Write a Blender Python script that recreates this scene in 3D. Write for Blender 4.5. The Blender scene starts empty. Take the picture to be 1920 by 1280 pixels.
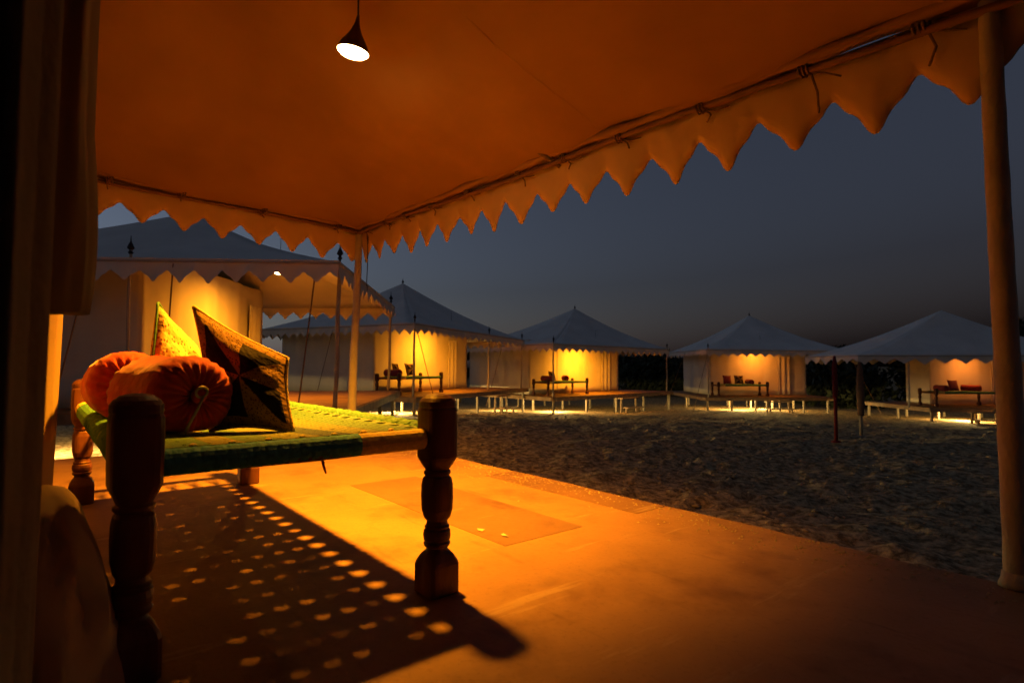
import bpy, math, random
import numpy as np
from mathutils import Vector, Matrix

# ------------------------------------------------------------------ scene basics
random.seed(7)
rng = np.random.default_rng(7)
scene = bpy.context.scene
COL = scene.collection
R = math.radians
PI = math.pi

DZ = 0.42            # height of the porch floor above the sand
EYE = (0.0, 0.0, 1.14)

cam_data = bpy.data.cameras.new("camera")
cam = bpy.data.objects.new("camera", cam_data)
COL.objects.link(cam)
cam.location = EYE
cam.rotation_euler = (R(90) + math.atan(44 / 1080), 0, 0)
cam_data.lens = 20.25
cam_data.sensor_width = 36
cam_data.clip_start = 0.05
cam_data.clip_end = 2000
cam_data.dof.use_dof = True
cam_data.dof.focus_distance = 3.2
cam_data.dof.aperture_fstop = 4.0
scene.camera = cam

world = bpy.data.worlds.new("World")
scene.world = world
world.use_nodes = True
wn = world.node_tree
bg = wn.nodes["Background"]
sky = wn.nodes.new("ShaderNodeTexSky")
sky.sky_type = 'NISHITA'
sky.sun_disc = False
sky.sun_elevation = R(-3.0)
sky.sun_rotation = R(-74)
sky.altitude = 200
sky.air_density = 1.0
sky.dust_density = 0.6
sky.ozone_density = 1.7
hs = wn.nodes.new("ShaderNodeHueSaturation")
hs.inputs["Saturation"].default_value = 0.48
wn.links.new(sky.outputs[0], hs.inputs["Color"])
tn = wn.nodes.new("ShaderNodeMix"); tn.data_type = 'RGBA'; tn.blend_type = 'MULTIPLY'
tn.inputs[0].default_value = 1.0; tn.inputs[7].default_value = (0.84, 0.97, 1.16, 1)
wn.links.new(hs.outputs[0], tn.inputs[6]); wn.links.new(tn.outputs[2], bg.inputs[0])
bg.inputs[1].default_value = 0.15

scene.view_settings.view_transform = 'Standard'
scene.view_settings.look = 'None'
scene.view_settings.exposure = 2.3
scene.view_settings.gamma = 1.0
scene.view_settings.use_curve_mapping = False
scene.render.engine = 'CYCLES'
scene.cycles.use_denoising = True
scene.cycles.adaptive_threshold = 0.03
scene.cycles.max_bounces = 4
scene.cycles.diffuse_bounces = 3
scene.cycles.glossy_bounces = 2
scene.cycles.caustics_reflective = False
scene.cycles.caustics_refractive = False
scene.cycles.sample_clamp_indirect = 6.0

WARM = (1.0, 0.34, 0.010)

# ------------------------------------------------------------------ helpers
def tag(o, label=None, cat=None, group=None, kind=None):
    if label: o["label"] = label
    if cat: o["category"] = cat
    if group: o["group"] = group
    if kind: o["kind"] = kind
    return o

def empty(name, loc=(0, 0, 0), rz=0.0):
    o = bpy.data.objects.new(name, None)
    o.empty_display_size = 0.1
    o.location = loc
    o.rotation_euler = (0, 0, rz)
    COL.objects.link(o)
    return o

class MB:
    """collects verts and faces, then links them as ONE mesh object"""
    def __init__(self):
        self.v = []; self.f = []
    def add(self, vs, fs):
        b = len(self.v)
        self.v += [tuple(p) for p in vs]
        self.f += [tuple(i + b for i in q) for q in fs]
        return self
    def box(self, lo, hi):
        x0, y0, z0 = lo; x1, y1, z1 = hi
        vs = [(x0,y0,z0),(x1,y0,z0),(x1,y1,z0),(x0,y1,z0),(x0,y0,z1),(x1,y0,z1),(x1,y1,z1),(x0,y1,z1)]
        return self.add(vs, [(0,3,2,1),(4,5,6,7),(0,1,5,4),(1,2,6,5),(2,3,7,6),(3,0,4,7)])
    def bar(self, a, b, w, h, up=(0, 0, 1)):
        a = Vector(a); b = Vector(b); d = (b - a).normalized()
        s = d.cross(Vector(up))
        if s.length < 1e-4: s = d.cross(Vector((1, 0, 0)))
        s.normalize(); u = s.cross(d)
        vs = []
        for p in (a, b):
            for i, j in ((-1,-1),(1,-1),(1,1),(-1,1)):
                vs.append(p + s * (w/2*i) + u * (h/2*j))
        return self.add(vs, [(0,3,2,1),(4,5,6,7),(0,1,5,4),(1,2,6,5),(2,3,7,6),(3,0,4,7)])
    def tube(self, pts, rad, n=8, cap=True):
        pts = [Vector(p) for p in pts]
        if not hasattr(rad, '__len__'): rad = [rad] * len(pts)
        vs = []; fs = []
        prev = None
        for i, p in enumerate(pts):
            d = (pts[min(i+1, len(pts)-1)] - pts[max(i-1, 0)])
            d = d.normalized() if d.length > 1e-9 else Vector((0, 0, 1))
            if prev is None:
                a = d.cross(Vector((0, 0, 1)))
                if a.length < 1e-3: a = d.cross(Vector((1, 0, 0)))
            else:
                a = prev - d * prev.dot(d)
            a.normalize(); prev = a; b = d.cross(a)
            for k in range(n):
                t = 2*PI*k/n
                vs.append(p + (a*math.cos(t) + b*math.sin(t)) * rad[i])
        for i in range(len(pts)-1):
            for k in range(n):
                k2 = (k+1) % n
                fs.append((i*n+k, i*n+k2, (i+1)*n+k2, (i+1)*n+k))
        if cap:
            fs.append(tuple(range(n-1, -1, -1)))
            fs.append(tuple((len(pts)-1)*n + k for k in range(n)))
        return self.add(vs, fs)
    def rings(self, rings, closed=True, cap=True):
        n = len(rings[0]); vs = [p for r in rings for p in r]; fs = []
        m = n if closed else n-1
        for i in range(len(rings)-1):
            for k in range(m):
                k2 = (k+1) % n
                fs.append((i*n+k, i*n+k2, (i+1)*n+k2, (i+1)*n+k))
        if cap and closed:
            fs.append(tuple(range(n-1, -1, -1)))
            fs.append(tuple((len(rings)-1)*n + k for k in range(n)))
        return self.add(vs, fs)
    def grid(self, fn, nu, nv):
        vs = [fn(i/nu, j/nv) for i in range(nu+1) for j in range(nv+1)]
        fs = [(i*(nv+1)+j, (i+1)*(nv+1)+j, (i+1)*(nv+1)+j+1, i*(nv+1)+j+1) for i in range(nu) for j in range(nv)]
        return self.add(vs, fs)
    def mesh(self, name):
        me = bpy.data.meshes.new(name)
        me.from_pydata(self.v, [], self.f)
        me.update()
        return me
    def build(self, name, mat, parent=None, smooth=False, solid=0.0, bevel=0.0):
        me = self.mesh(name)
        if mat: me.materials.append(mat)
        if smooth: me.polygons.foreach_set("use_smooth", [True]*len(me.polygons))
        o = bpy.data.objects.new(name, me)
        COL.objects.link(o)
        if parent is not None: o.parent = parent
        if solid:
            m = o.modifiers.new("thickness", 'SOLIDIFY'); m.thickness = solid; m.offset = 0
        if bevel:
            m = o.modifiers.new("edge", 'BEVEL'); m.width = bevel; m.segments = 2; m.limit_method = 'ANGLE'
        return o

def place(mesh_obj_data, name, parent, mods=None):
    o = bpy.data.objects.new(name, mesh_obj_data)
    COL.objects.link(o); o.parent = parent
    return o

def copy_tree(o, parent=None):
    c = o.copy(); COL.objects.link(c); c.parent = parent
    for ch in list(o.children):
        copy_tree(ch, c)
    return c

# ------------------------------------------------------------------ materials
def mat(name, base, rough=0.8, var=0.12, scale=6.0, bump=0.0, bscale=40.0, spec=0.3, sheen=0.0,
        stretch=(1, 1, 1), tint=None, detail=3.0):
    m = bpy.data.materials.new(name); m.use_nodes = True
    nt = m.node_tree; N = nt.nodes; L = nt.links
    b = N["Principled BSDF"]
    b.inputs["Roughness"].default_value = rough
    b.inputs["Specular IOR Level"].default_value = spec
    if sheen: b.inputs["Sheen Weight"].default_value = sheen
    tc = N.new("ShaderNodeTexCoord"); mp = N.new("ShaderNodeMapping")
    mp.inputs["Scale"].default_value = stretch
    L.new(tc.outputs["Object"], mp.inputs[0])
    nz = N.new("ShaderNodeTexNoise"); nz.inputs["Scale"].default_value = scale
    nz.inputs["Detail"].default_value = detail; nz.inputs["Roughness"].default_value = 0.6
    L.new(mp.outputs[0], nz.inputs["Vector"])
    cr = N.new("ShaderNodeValToRGB")
    lo = tuple(max(0, c*(1-var)) for c in base); hi = tuple(min(1, c*(1+var)) for c in base)
    if tint: lo = tint
    cr.color_ramp.elements[0].position = 0.3; cr.color_ramp.elements[0].color = (*lo, 1)
    cr.color_ramp.elements[1].position = 0.72; cr.color_ramp.elements[1].color = (*hi, 1)
    L.new(nz.outputs["Fac"], cr.inputs[0])
    L.new(cr.outputs[0], b.inputs["Base Color"])
    if bump:
        n2 = N.new("ShaderNodeTexNoise"); n2.inputs["Scale"].default_value = bscale
        n2.inputs["Detail"].default_value = 2
        L.new(mp.outputs[0], n2.inputs["Vector"])
        bp = N.new("ShaderNodeBump"); bp.inputs["Strength"].default_value = bump; bp.inputs["Distance"].default_value = 0.01
        L.new(n2.outputs["Fac"], bp.inputs["Height"]); L.new(bp.outputs[0], b.inputs["Normal"])
    return m

def emit(name, color, strength):
    m = bpy.data.materials.new(name); m.use_nodes = True
    nt = m.node_tree; nt.nodes.clear()
    e = nt.nodes.new("ShaderNodeEmission"); o = nt.nodes.new("ShaderNodeOutputMaterial")
    e.inputs[0].default_value = (*color, 1); e.inputs[1].default_value = strength
    nt.links.new(e.outputs[0], o.inputs[0])
    return m

M = {}
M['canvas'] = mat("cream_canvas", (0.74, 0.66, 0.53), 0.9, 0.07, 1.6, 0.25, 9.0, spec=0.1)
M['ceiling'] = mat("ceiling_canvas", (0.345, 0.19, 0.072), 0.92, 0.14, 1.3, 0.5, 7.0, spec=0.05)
M['valance'] = mat("valance_canvas", (0.60, 0.42, 0.24), 0.9, 0.08, 3.0, 0.25, 14.0, spec=0.1)
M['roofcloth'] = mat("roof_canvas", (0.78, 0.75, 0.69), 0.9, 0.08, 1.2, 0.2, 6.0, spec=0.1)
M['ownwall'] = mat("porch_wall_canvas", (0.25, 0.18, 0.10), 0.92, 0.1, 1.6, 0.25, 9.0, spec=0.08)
M['skirt'] = mat("slack_skirt_canvas", (0.36, 0.26, 0.13), 0.92, 0.2, 5.0, 0.5, 18.0, spec=0.08)
M['drape'] = mat("heavy_curtain", (0.13, 0.10, 0.07), 0.95, 0.15, 5.0, 0.3, 60.0, spec=0.05)
M['floor'] = mat("porch_floor_paint", (0.26, 0.148, 0.058), 0.62, 0.16, 1.9, 0.10, 35.0, spec=0.25, detail=5)
def worn_floor(name, base, seed):
    m = mat(name, base, 0.62, 0.16, 1.9, 0.0, spec=0.25, detail=5)
    nt = m.node_tree; N = nt.nodes; L = nt.links
    b = N["Principled BSDF"]; src = b.inputs["Base Color"].links[0].from_socket
    tc = N.new("ShaderNodeTexCoord")
    def layer(src, scale, stretch, rot, lo, hi, col, blend='MULTIPLY', amt=1.0, det=4):
        mp = N.new("ShaderNodeMapping"); mp.inputs["Scale"].default_value = stretch; mp.inputs["Rotation"].default_value = (0, 0, rot); mp.inputs["Location"].default_value = (seed, seed*.7, 0)
        L.new(tc.outputs["Object"], mp.inputs[0])
        n = N.new("ShaderNodeTexNoise"); n.inputs["Scale"].default_value = scale; n.inputs["Detail"].default_value = det; n.inputs["Roughness"].default_value = .65
        L.new(mp.outputs[0], n.inputs["Vector"])
        r = N.new("ShaderNodeValToRGB"); r.color_ramp.elements[0].position = lo; r.color_ramp.elements[1].position = hi
        L.new(n.outputs["Fac"], r.inputs[0])
        mu = N.new("ShaderNodeMath"); mu.operation = 'MULTIPLY'; mu.inputs[1].default_value = amt; L.new(r.outputs[0], mu.inputs[0])
        mx = N.new("ShaderNodeMix"); mx.data_type = 'RGBA'; mx.blend_type = blend
        L.new(mu.outputs[0], mx.inputs[0]); L.new(src, mx.inputs[6]); mx.inputs[7].default_value = (*col, 1)
        return mx.outputs[2], n.outputs["Fac"]
    c, _ = layer(src, 2.6, (1, 1, 1), .3, .50, .72, (.62, .56, .50))                       # broad dull stains
    c, _ = layer(c, 7.0, (.25, 1.6, 1), .5, .60, .70, (.70, .66, .62), amt=.8)             # dragged scuffs
    c, _ = layer(c, 5.0, (1.4, .2, 1), -.25, .62, .70, (.40, .29, .17), 'MIX', .55)        # dusty drags
    c, f = layer(c, 60.0, (1, 1, 1), 0, .55, .80, (.72, .68, .62), amt=.7, det=2)          # grit
    L.new(c, b.inputs["Base Color"])
    n3 = N.new("ShaderNodeTexNoise"); n3.inputs["Scale"].default_value = 2.2; n3.inputs["Detail"].default_value = 4; L.new(tc.outputs["Object"], n3.inputs["Vector"])
    bp = N.new("ShaderNodeBump"); bp.inputs["Strength"].default_value = .35; bp.inputs["Distance"].default_value = .05; L.new(n3.outputs["Fac"], bp.inputs["Height"])
    b2 = N.new("ShaderNodeBump"); b2.inputs["Strength"].default_value = .25; b2.inputs["Distance"].default_value = .004; L.new(f, b2.inputs["Height"]); L.new(bp.outputs[0], b2.inputs["Normal"])
    L.new(b2.outputs[0], b.inputs["Normal"])
    return m
M['floor'] = worn_floor("worn_porch_floor", (0.275, 0.157, 0.062), 0)
M['floor_patch'] = worn_floor("worn_plywood_patch", (0.175, 0.098, 0.04), 3.7)
M['floor_patch_plain'] = mat("plywood_patch", (0.195, 0.112, 0.045), 0.6, 0.16, 4.0, 0.12, 30.0, spec=0.25, detail=5)
M['wood'] = mat("turned_wood", (0.10, 0.032, 0.016), 0.55, 0.45, 9.0, 0.7, 26.0, spec=0.35, stretch=(1, 1, 0.25))
M['wood_grey'] = mat("weathered_wood", (0.26, 0.17, 0.10), 0.75, 0.3, 6.0, 0.3, 30.0)
M['wood_pale'] = mat("pale_wood_post", (0.25, 0.20, 0.14), 0.75, 0.15, 6.0, 0.2, 30.0)
M['metal'] = mat("painted_pole", (0.42, 0.36, 0.28), 0.5, 0.12, 8.0, 0.1, 60.0, spec=0.4)
M['pole_wrap'] = mat("cloth_wrapped_pole", (0.42, 0.39, 0.35), 0.9, 0.12, 8.0, 0.4, 40.0, spec=0.1)
M['pipe'] = mat("eave_pipe", (0.20, 0.10, 0.06), 0.6, 0.2, 8.0)
M['rope'] = mat("jute_rope", (0.22, 0.13, 0.07), 0.9, 0.25, 60.0)
M['dark'] = mat("dark_iron", (0.02, 0.02, 0.025), 0.6, 0.2, 20.0)
M['shade'] = mat("lamp_shade_brown", (0.10, 0.045, 0.03), 0.45, 0.15, 20.0, spec=0.4)
M['navy'] = mat("navy_strap", (0.04, 0.26, 0.34), 0.7, 0.3, 60.0, 0.4, 90.0)
M['green'] = mat("green_strap", (0.06, 0.19, 0.07), 0.7, 0.25, 60.0, 0.4, 90.0)
M['yellow'] = mat("yellow_strap", (0.62, 0.46, 0.12), 0.7, 0.2, 60.0, 0.4, 90.0)
M['redcord'] = mat("red_cord", (0.35, 0.03, 0.02), 0.8, 0.2, 60.0)
M['bolster'] = mat("orange_red_velvet", (0.42, 0.030, 0.014), 0.75, 0.3, 22.0, 0.6, 24.0, sheen=0.25, spec=0.2)
M['bolster_dark'] = mat("maroon_velvet", (0.22, 0.02, 0.03), 0.8, 0.25, 14.0, 0.3, 60.0, sheen=0.2)
M['ribbon'] = mat("pale_ribbon", (0.30, 0.24, 0.20), 0.6, 0.1, 20.0)
M['redcloth'] = mat("red_cloth_wrap", (0.16, 0.012, 0.014), 0.9, 0.2, 9.0)
M['browncloth'] = mat("brown_cloth_wrap", (0.16, 0.09, 0.05), 0.9, 0.2, 9.0)
M['bark'] = mat("tree_bark", (0.10, 0.07, 0.045), 0.9, 0.3, 12.0)
M['leaf'] = mat("dark_leaf", (0.022, 0.03, 0.014), 0.7, 0.4, 3.0)
M['paper'] = mat("pale_scrap", (0.5, 0.42, 0.32), 0.8, 0.1, 20.0)
M['bulb'] = emit("lit_bulb", (1.0, 0.62, 0.22), 14.0)
M['bulb_far'] = emit("lit_bulb_far", (1.0, 0.62, 0.22), 10.0)
M['led'] = emit("lit_deck_lamp", (1.0, 0.78, 0.38), 14.0)

def webbing_mat():
    m = mat("woven_webbing", (0.5, 0.5, 0.2), 0.75, 0.1, 60.0, 0.5, 110.0)
    nt = m.node_tree; N = nt.nodes; L = nt.links
    b = N["Principled BSDF"]
    tc = N.new("ShaderNodeTexCoord"); sp = N.new("ShaderNodeSeparateXYZ")
    L.new(tc.outputs["Object"], sp.inputs[0])
    mt = N.new("ShaderNodeMath"); mt.operation = 'MULTIPLY'; mt.inputs[1].default_value = 1/0.83
    L.new(sp.outputs["Y"], mt.inputs[0])
    cr = N.new("ShaderNodeValToRGB"); cr.color_ramp.interpolation = 'CONSTANT'
    el = cr.color_ramp.elements
    pal = [(0, (0.24, 0.46, 0.22)), (0.10, (0.12, 0.34, 0.13)), (0.2, (0.36, 0.36, 0.10)), (0.3, (0.12, 0.30, 0.10)),
           (0.42, (0.32, 0.36, 0.10)), (0.55, (0.03, 0.10, 0.14)), (0.66, (0.30, 0.36, 0.10)), (0.78, (0.13, 0.34, 0.14)), (0.9, (0.26, 0.46, 0.24))]
    el[0].position = 0; el[0].color = (*pal[0][1], 1)
    el[1].position = pal[1][0]; el[1].color = (*pal[1][1], 1)
    for p, c in pal[2:]:
        e = el.new(p); e.color = (*c, 1)
    L.new(mt.outputs[0], cr.inputs[0])
    wv = N.new("ShaderNodeTexChecker"); wv.inputs["Scale"].default_value = 45
    wv.inputs[1].default_value = (.42, .42, .42, 1); wv.inputs[2].default_value = (0.22, 0.22, 0.21, 1)
    L.new(tc.outputs["Object"], wv.inputs[0])
    mx = N.new("ShaderNodeMix"); mx.data_type = 'RGBA'; mx.blend_type = 'MULTIPLY'; mx.inputs[0].default_value = 1
    L.new(cr.outputs[0], mx.inputs[6]); L.new(wv.outputs[0], mx.inputs[7])
    L.new(mx.outputs[2], b.inputs["Base Color"])
    return m
M['webbing'] = webbing_mat()

def print_mat(name, ground, dots, scale, thr):
    m = bpy.data.materials.new(name); m.use_nodes = True
    nt = m.node_tree; N = nt.nodes; L = nt.links
    b = N["Principled BSDF"]; b.inputs["Roughness"].default_value = 0.85; b.inputs["Specular IOR Level"].default_value = 0.1
    tc = N.new("ShaderNodeTexCoord")
    vo = N.new("ShaderNodeTexVoronoi"); vo.inputs["Scale"].default_value = scale
    L.new(tc.outputs["UV"], vo.inputs["Vector"])
    cr = N.new("ShaderNodeValToRGB"); cr.color_ramp.elements[0].position = thr; cr.color_ramp.elements[0].color = (*dots, 1)
    cr.color_ramp.elements[1].position = thr+0.06; cr.color_ramp.elements[1].color = (*ground, 1)
    L.new(vo.outputs["Distance"], cr.inputs[0]); L.new(cr.outputs[0], b.inputs["Base Color"])
    nz = N.new("ShaderNodeTexNoise"); nz.inputs["Scale"].default_value = 14
    L.new(tc.outputs["UV"], nz.inputs["Vector"])
    bp = N.new("ShaderNodeBump"); bp.inputs["Strength"].default_value = 0.35; bp.inputs["Distance"].default_value = 0.02
    L.new(nz.outputs["Fac"], bp.inputs["Height"]); L.new(bp.outputs[0], b.inputs["Normal"])
    return m
M['yellow_print'] = print_mat("yellow_block_print", (0.46, 0.36, 0.15), (0.20, 0.07, 0.02), 24, 0.26)

def patchwork_mat():
    m = print_mat("pinwheel_patchwork", (0.24, 0.14, 0.045), (0.05, 0.02, 0.01), 40, 0.30)
    nt = m.node_tree; N = nt.nodes; L = nt.links
    b = N["Principled BSDF"]
    src = b.inputs["Base Color"].links[0].from_socket
    tc = N.new("ShaderNodeTexCoord"); sp = N.new("ShaderNodeSeparateXYZ"); L.new(tc.outputs["UV"], sp.inputs[0])
    def mth(op, a, c=None):
        n = N.new("ShaderNodeMath"); n.operation = op
        for i, x in enumerate((a, c)):
            if x is None: continue
            if isinstance(x, (int, float)): n.inputs[i].default_value = x
            else: L.new(x, n.inputs[i])
        return n.outputs[0]
    du = mth('SUBTRACT', sp.outputs["X"], 0.56); dv = mth('SUBTRACT', sp.outputs["Y"], 0.48)
    an = mth('ARCTAN2', dv, du)
    q = mth('DIVIDE', mth('ADD', an, PI + 0.05), PI/4)
    par = mth('MODULO', mth('FLOOR', q), 2.0)
    r2 = mth('MAXIMUM', mth('ABSOLUTE', du), mth('ABSOLUTE', dv))
    inside = mth('LESS_THAN', r2, 0.40)
    fac = mth('MULTIPLY', par, inside)
    mx = N.new("ShaderNodeMix"); mx.data_type = 'RGBA'
    L.new(fac, mx.inputs[0]); L.new(src, mx.inputs[6]); mx.inputs[7].default_value = (0.010, 0.007, 0.010, 1)
    L.new(mx.outputs[2], b.inputs["Base Color"])
    return m
M['patchwork'] = patchwork_mat()

def sand_mat():
    m = bpy.data.materials.new("sand"); m.use_nodes = True
    nt = m.node_tree; N = nt.nodes; L = nt.links
    b = N["Principled BSDF"]; b.inputs["Roughness"].default_value = 0.95; b.inputs["Specular IOR Level"].default_value = 0.1
    tc = N.new("ShaderNodeTexCoord")
    n1 = N.new("ShaderNodeTexNoise"); n1.inputs["Scale"].default_value = 9; n1.inputs["Detail"].default_value = 4; n1.inputs["Roughness"].default_value = 0.7
    L.new(tc.outputs["Object"], n1.inputs["Vector"])
    cr = N.new("ShaderNodeValToRGB")
    cr.color_ramp.elements[0].position = 0.40; cr.color_ramp.elements[0].color = (0.13, 0.09, 0.045, 1)
    cr.color_ramp.elements[1].position = 0.62; cr.color_ramp.elements[1].color = (0.48, 0.36, 0.20, 1)
    L.new(n1.outputs["Fac"], cr.inputs[0]); L.new(cr.outputs[0], b.inputs["Base Color"])
    n2 = N.new("ShaderNodeTexNoise"); n2.inputs["Scale"].default_value = 22; n2.inputs["Detail"].default_value = 3
    L.new(tc.outputs["Object"], n2.inputs["Vector"])
    bp = N.new("ShaderNodeBump"); bp.inputs["Strength"].default_value = 0.8; bp.inputs["Distance"].default_value = 0.04
    L.new(n2.outputs["Fac"], bp.inputs["Height"]); L.new(bp.outputs[0], b.inputs["Normal"])
    return m
M['sand'] = sand_mat()

# ------------------------------------------------------------------ ground
def hash2(ix, iy):
    h = np.sin(ix*127.1 + iy*311.7) * 43758.5453
    return h - np.floor(h)
def vnoise(x, y):
    ix = np.floor(x); iy = np.floor(y); fx = x-ix; fy = y-iy
    fx = fx*fx*(3-2*fx); fy = fy*fy*(3-2*fy)
    a = hash2(ix, iy); b = hash2(ix+1, iy); c = hash2(ix, iy+1); d = hash2(ix+1, iy+1)
    return a+(b-a)*fx+(c-a)*fy+(a-b-c+d)*fx*fy - 0.5
def ground_z(x, y):
    x = np.asarray(x, dtype=float); y = np.asarray(y, dtype=float)
    far = np.clip(y, 12, 34)-12
    mound = 0.30*np.exp(-((x+2.6)/5.0)**2-((y-16)/5.5)**2)
    return -0.45-0.027*far-0.02*np.clip(x-7, 0, 12)+mound
def gz(x, y): return float(ground_z(x, y))

ang = np.concatenate([np.arange(-180, -62, 4.0), np.arange(-62, 62, 0.28), np.arange(62, 180, 4.0)])
ang = np.radians(ang)
rad = np.exp(np.arange(math.log(0.8), math.log(900), 0.0125))
A_, R_ = np.meshgrid(ang, rad)
X = R_*np.sin(A_); Y = R_*np.cos(A_)
fade = 1/(1+(R_/18)**2)
Z = ground_z(X, Y) + 0.05*vnoise(X*0.9, Y*0.9) + fade*(0.10*vnoise(X*2.7+5, Y*2.7) + 0.048*vnoise(X*6.5, Y*6.5+9) + 0.016*vnoise(X*14, Y*14))
fr = random.Random(11)
near_mask = (R_ < 26) & (np.abs(A_) < R(60))
def dent(px, py, ang_, ln, wd, dp):
    m_ = near_mask & (np.abs(X-px) < ln*2) & (np.abs(Y-py) < ln*2)
    if not m_.any(): return
    dx = X[m_]-px; dy = Y[m_]-py
    u = (dx*math.cos(ang_)+dy*math.sin(ang_))/ln; v = (-dx*math.sin(ang_)+dy*math.cos(ang_))/wd
    r2 = u*u+v*v
    Z[m_] += -dp*np.exp(-r2*1.6)+dp*.45*np.exp(-(np.sqrt(r2)-1.35)**2*5)
for k in range(16):          # trails of footprints across the open sand
    px, py = fr.uniform(-3, 10), fr.uniform(5, 17); a0 = fr.uniform(0, 2*PI)
    for j in range(20):
        a0 += fr.uniform(-.12, .12); px += .62*math.cos(a0); py += .62*math.sin(a0); sd = .11*(1 if j % 2 else -1)
        dent(px-sd*math.sin(a0), py+sd*math.cos(a0), a0, .17, .085, fr.uniform(.03, .055))
for k in range(260):
    dent(fr.uniform(-4, 13), fr.uniform(4.5, 20), fr.uniform(0, PI), fr.uniform(.12, .35), fr.uniform(.08, .2), fr.uniform(.02, .06))
na = len(ang); nr_ = len(rad)
verts = np.stack([X, Y, Z], -1).reshape(-1, 3)
idx = np.arange(na*nr_).reshape(nr_, na)
i0 = idx[:-1, :]; i1 = idx[1:, :]
i0n = np.roll(i0, -1, axis=1); i1n = np.roll(i1, -1, axis=1)
quads = np.stack([i0, i1, i1n, i0n], -1).reshape(-1, 4)
me = bpy.data.meshes.new("sand_ground")
me.vertices.add(len(verts)); me.vertices.foreach_set("co", verts.astype(np.float32).ravel())
me.loops.add(quads.size); me.loops.foreach_set("vertex_index", quads.astype(np.int32).ravel())
me.polygons.add(len(quads)); me.polygons.foreach_set("loop_start", np.arange(0, quads.size, 4, dtype=np.int32))
me.update(calc_edges=True); me.validate()
me.polygons.foreach_set("use_smooth", np.ones(len(quads), dtype=bool))
me.materials.append(M['sand'])
sand = bpy.data.objects.new("sand_ground", me); COL.objects.link(sand)
tag(sand, "dark rippled sand ground between the tents", "ground", kind="structure")

cv = []; cf = []
cr_ = random.Random(5)
for i in range(1800):
    a = R(cr_.uniform(-42, 46)); d = 4.5*math.exp(cr_.uniform(0, 1.5))
    x, y = d*math.sin(a), d*math.cos(a)
    if (x+1.549)*0.776+(y-5.842)*0.631 < 0.12: continue
    sz = cr_.choice((.012, .014, .018, .018, .026, .036))*cr_.uniform(.7, 1.3)*(1+d*.05)
    z = gz(x, y)+0.05*float(vnoise(np.array(x*.9), np.array(y*.9)))+float(1/(1+(d/18)**2)*(0.10*vnoise(np.array(x*2.7+5), np.array(y*2.7))+0.048*vnoise(np.array(x*6.5), np.array(y*6.5+9))+0.016*vnoise(np.array(x*14), np.array(y*14))))
    k = len(cv); e1, e2, e3 = (cr_.uniform(.7, 1.5) for _ in range(3)); rt = cr_.uniform(0, PI)
    c1, s1 = math.cos(rt), math.sin(rt)
    for dx, dy, dz_ in ((1, 0, 0), (0, 1, .1), (-1, 0, 0), (0, -1, .1), (.1, 0, .62), (0, 0, -.5)):
        ax, ay = dx*sz*e1, dy*sz*e2
        cv.append((x+ax*c1-ay*s1, y+ax*s1+ay*c1, z+dz_*sz*e3))
    cf += [(k, k+1, k+4), (k+1, k+2, k+4), (k+2, k+3, k+4), (k+3, k, k+4), (k+1, k, k+5), (k+2, k+1, k+5), (k+3, k+2, k+5), (k, k+3, k+5)]
M['clod'] = mat("dry_sand_clod", (0.36, 0.28, 0.17), 0.95, 0.3, 3.0)
tag(MB().add(cv, cf).build("sand_clods", M['clod'], None, smooth=True), "loose clods of dry sand strewn over the ground", "sand", kind="stuff")

# ------------------------------------------------------------------ own tent (porch frame: x along front eave, y = -depth)
PORG = (-1.549, 5.842, 0.0); PROT = R(-50.87)
tent = empty("canvas_tent", PORG, PROT)
tag(tent, "nearest canvas tent whose scalloped awning roofs the porch", "tent", "canvas tents of the camp")
C_, S_ = math.cos(PROT), math.sin(PROT)
def PW(x, y, z): return (PORG[0]+x*C_-y*S_, PORG[1]+x*S_+y*C_, z)

def ze(s): return 2.481-0.0243*s           # front eave height
def zl(q): return 2.481+0.047*q            # side eave height
def smin(a, b, k=0.25):
    h = max(0.0, min(1.0, 0.5+0.5*(b-a)/k)); return b*(1-h)+a*h-k*h*(1-h)

WALLQ = 2.52
def ceil_fn(u, v):
    s = 9.0*u**1.0; q = 6.4*v
    a = smin(q, s, 0.5); a = smin(a, 9.0-s, 0.5); a = max(0.0, min(a, 3.2))
    base = ze(s)*(1-min(1, q/2.2)) + zl(q)*min(1, q/2.2) if s < 2.2 else ze(s)
    if s < 2.2: base = base*(1-s/2.2)+ze(s)*(s/2.2)
    z = base + 0.35*a + 0.27*max(0.0, a-0.9) - 0.04*math.sin(PI*min(1, a/2.4)) + 0.018*math.sin(7.3*s+1.1*math.sin(2.3*s))*math.exp(-q/0.5) + 0.009*math.sin(4.1*s+2.3*q+math.sin(1.7*s)) + 0.006*math.sin(7*q-3.4*s)
    return (s-0.02, -q+0.02, z+0.026)
m = MB(); m.grid(ceil_fn, 72, 52); m.build("roof", M['ceiling'], tent, smooth=True, solid=0.012)

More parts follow.
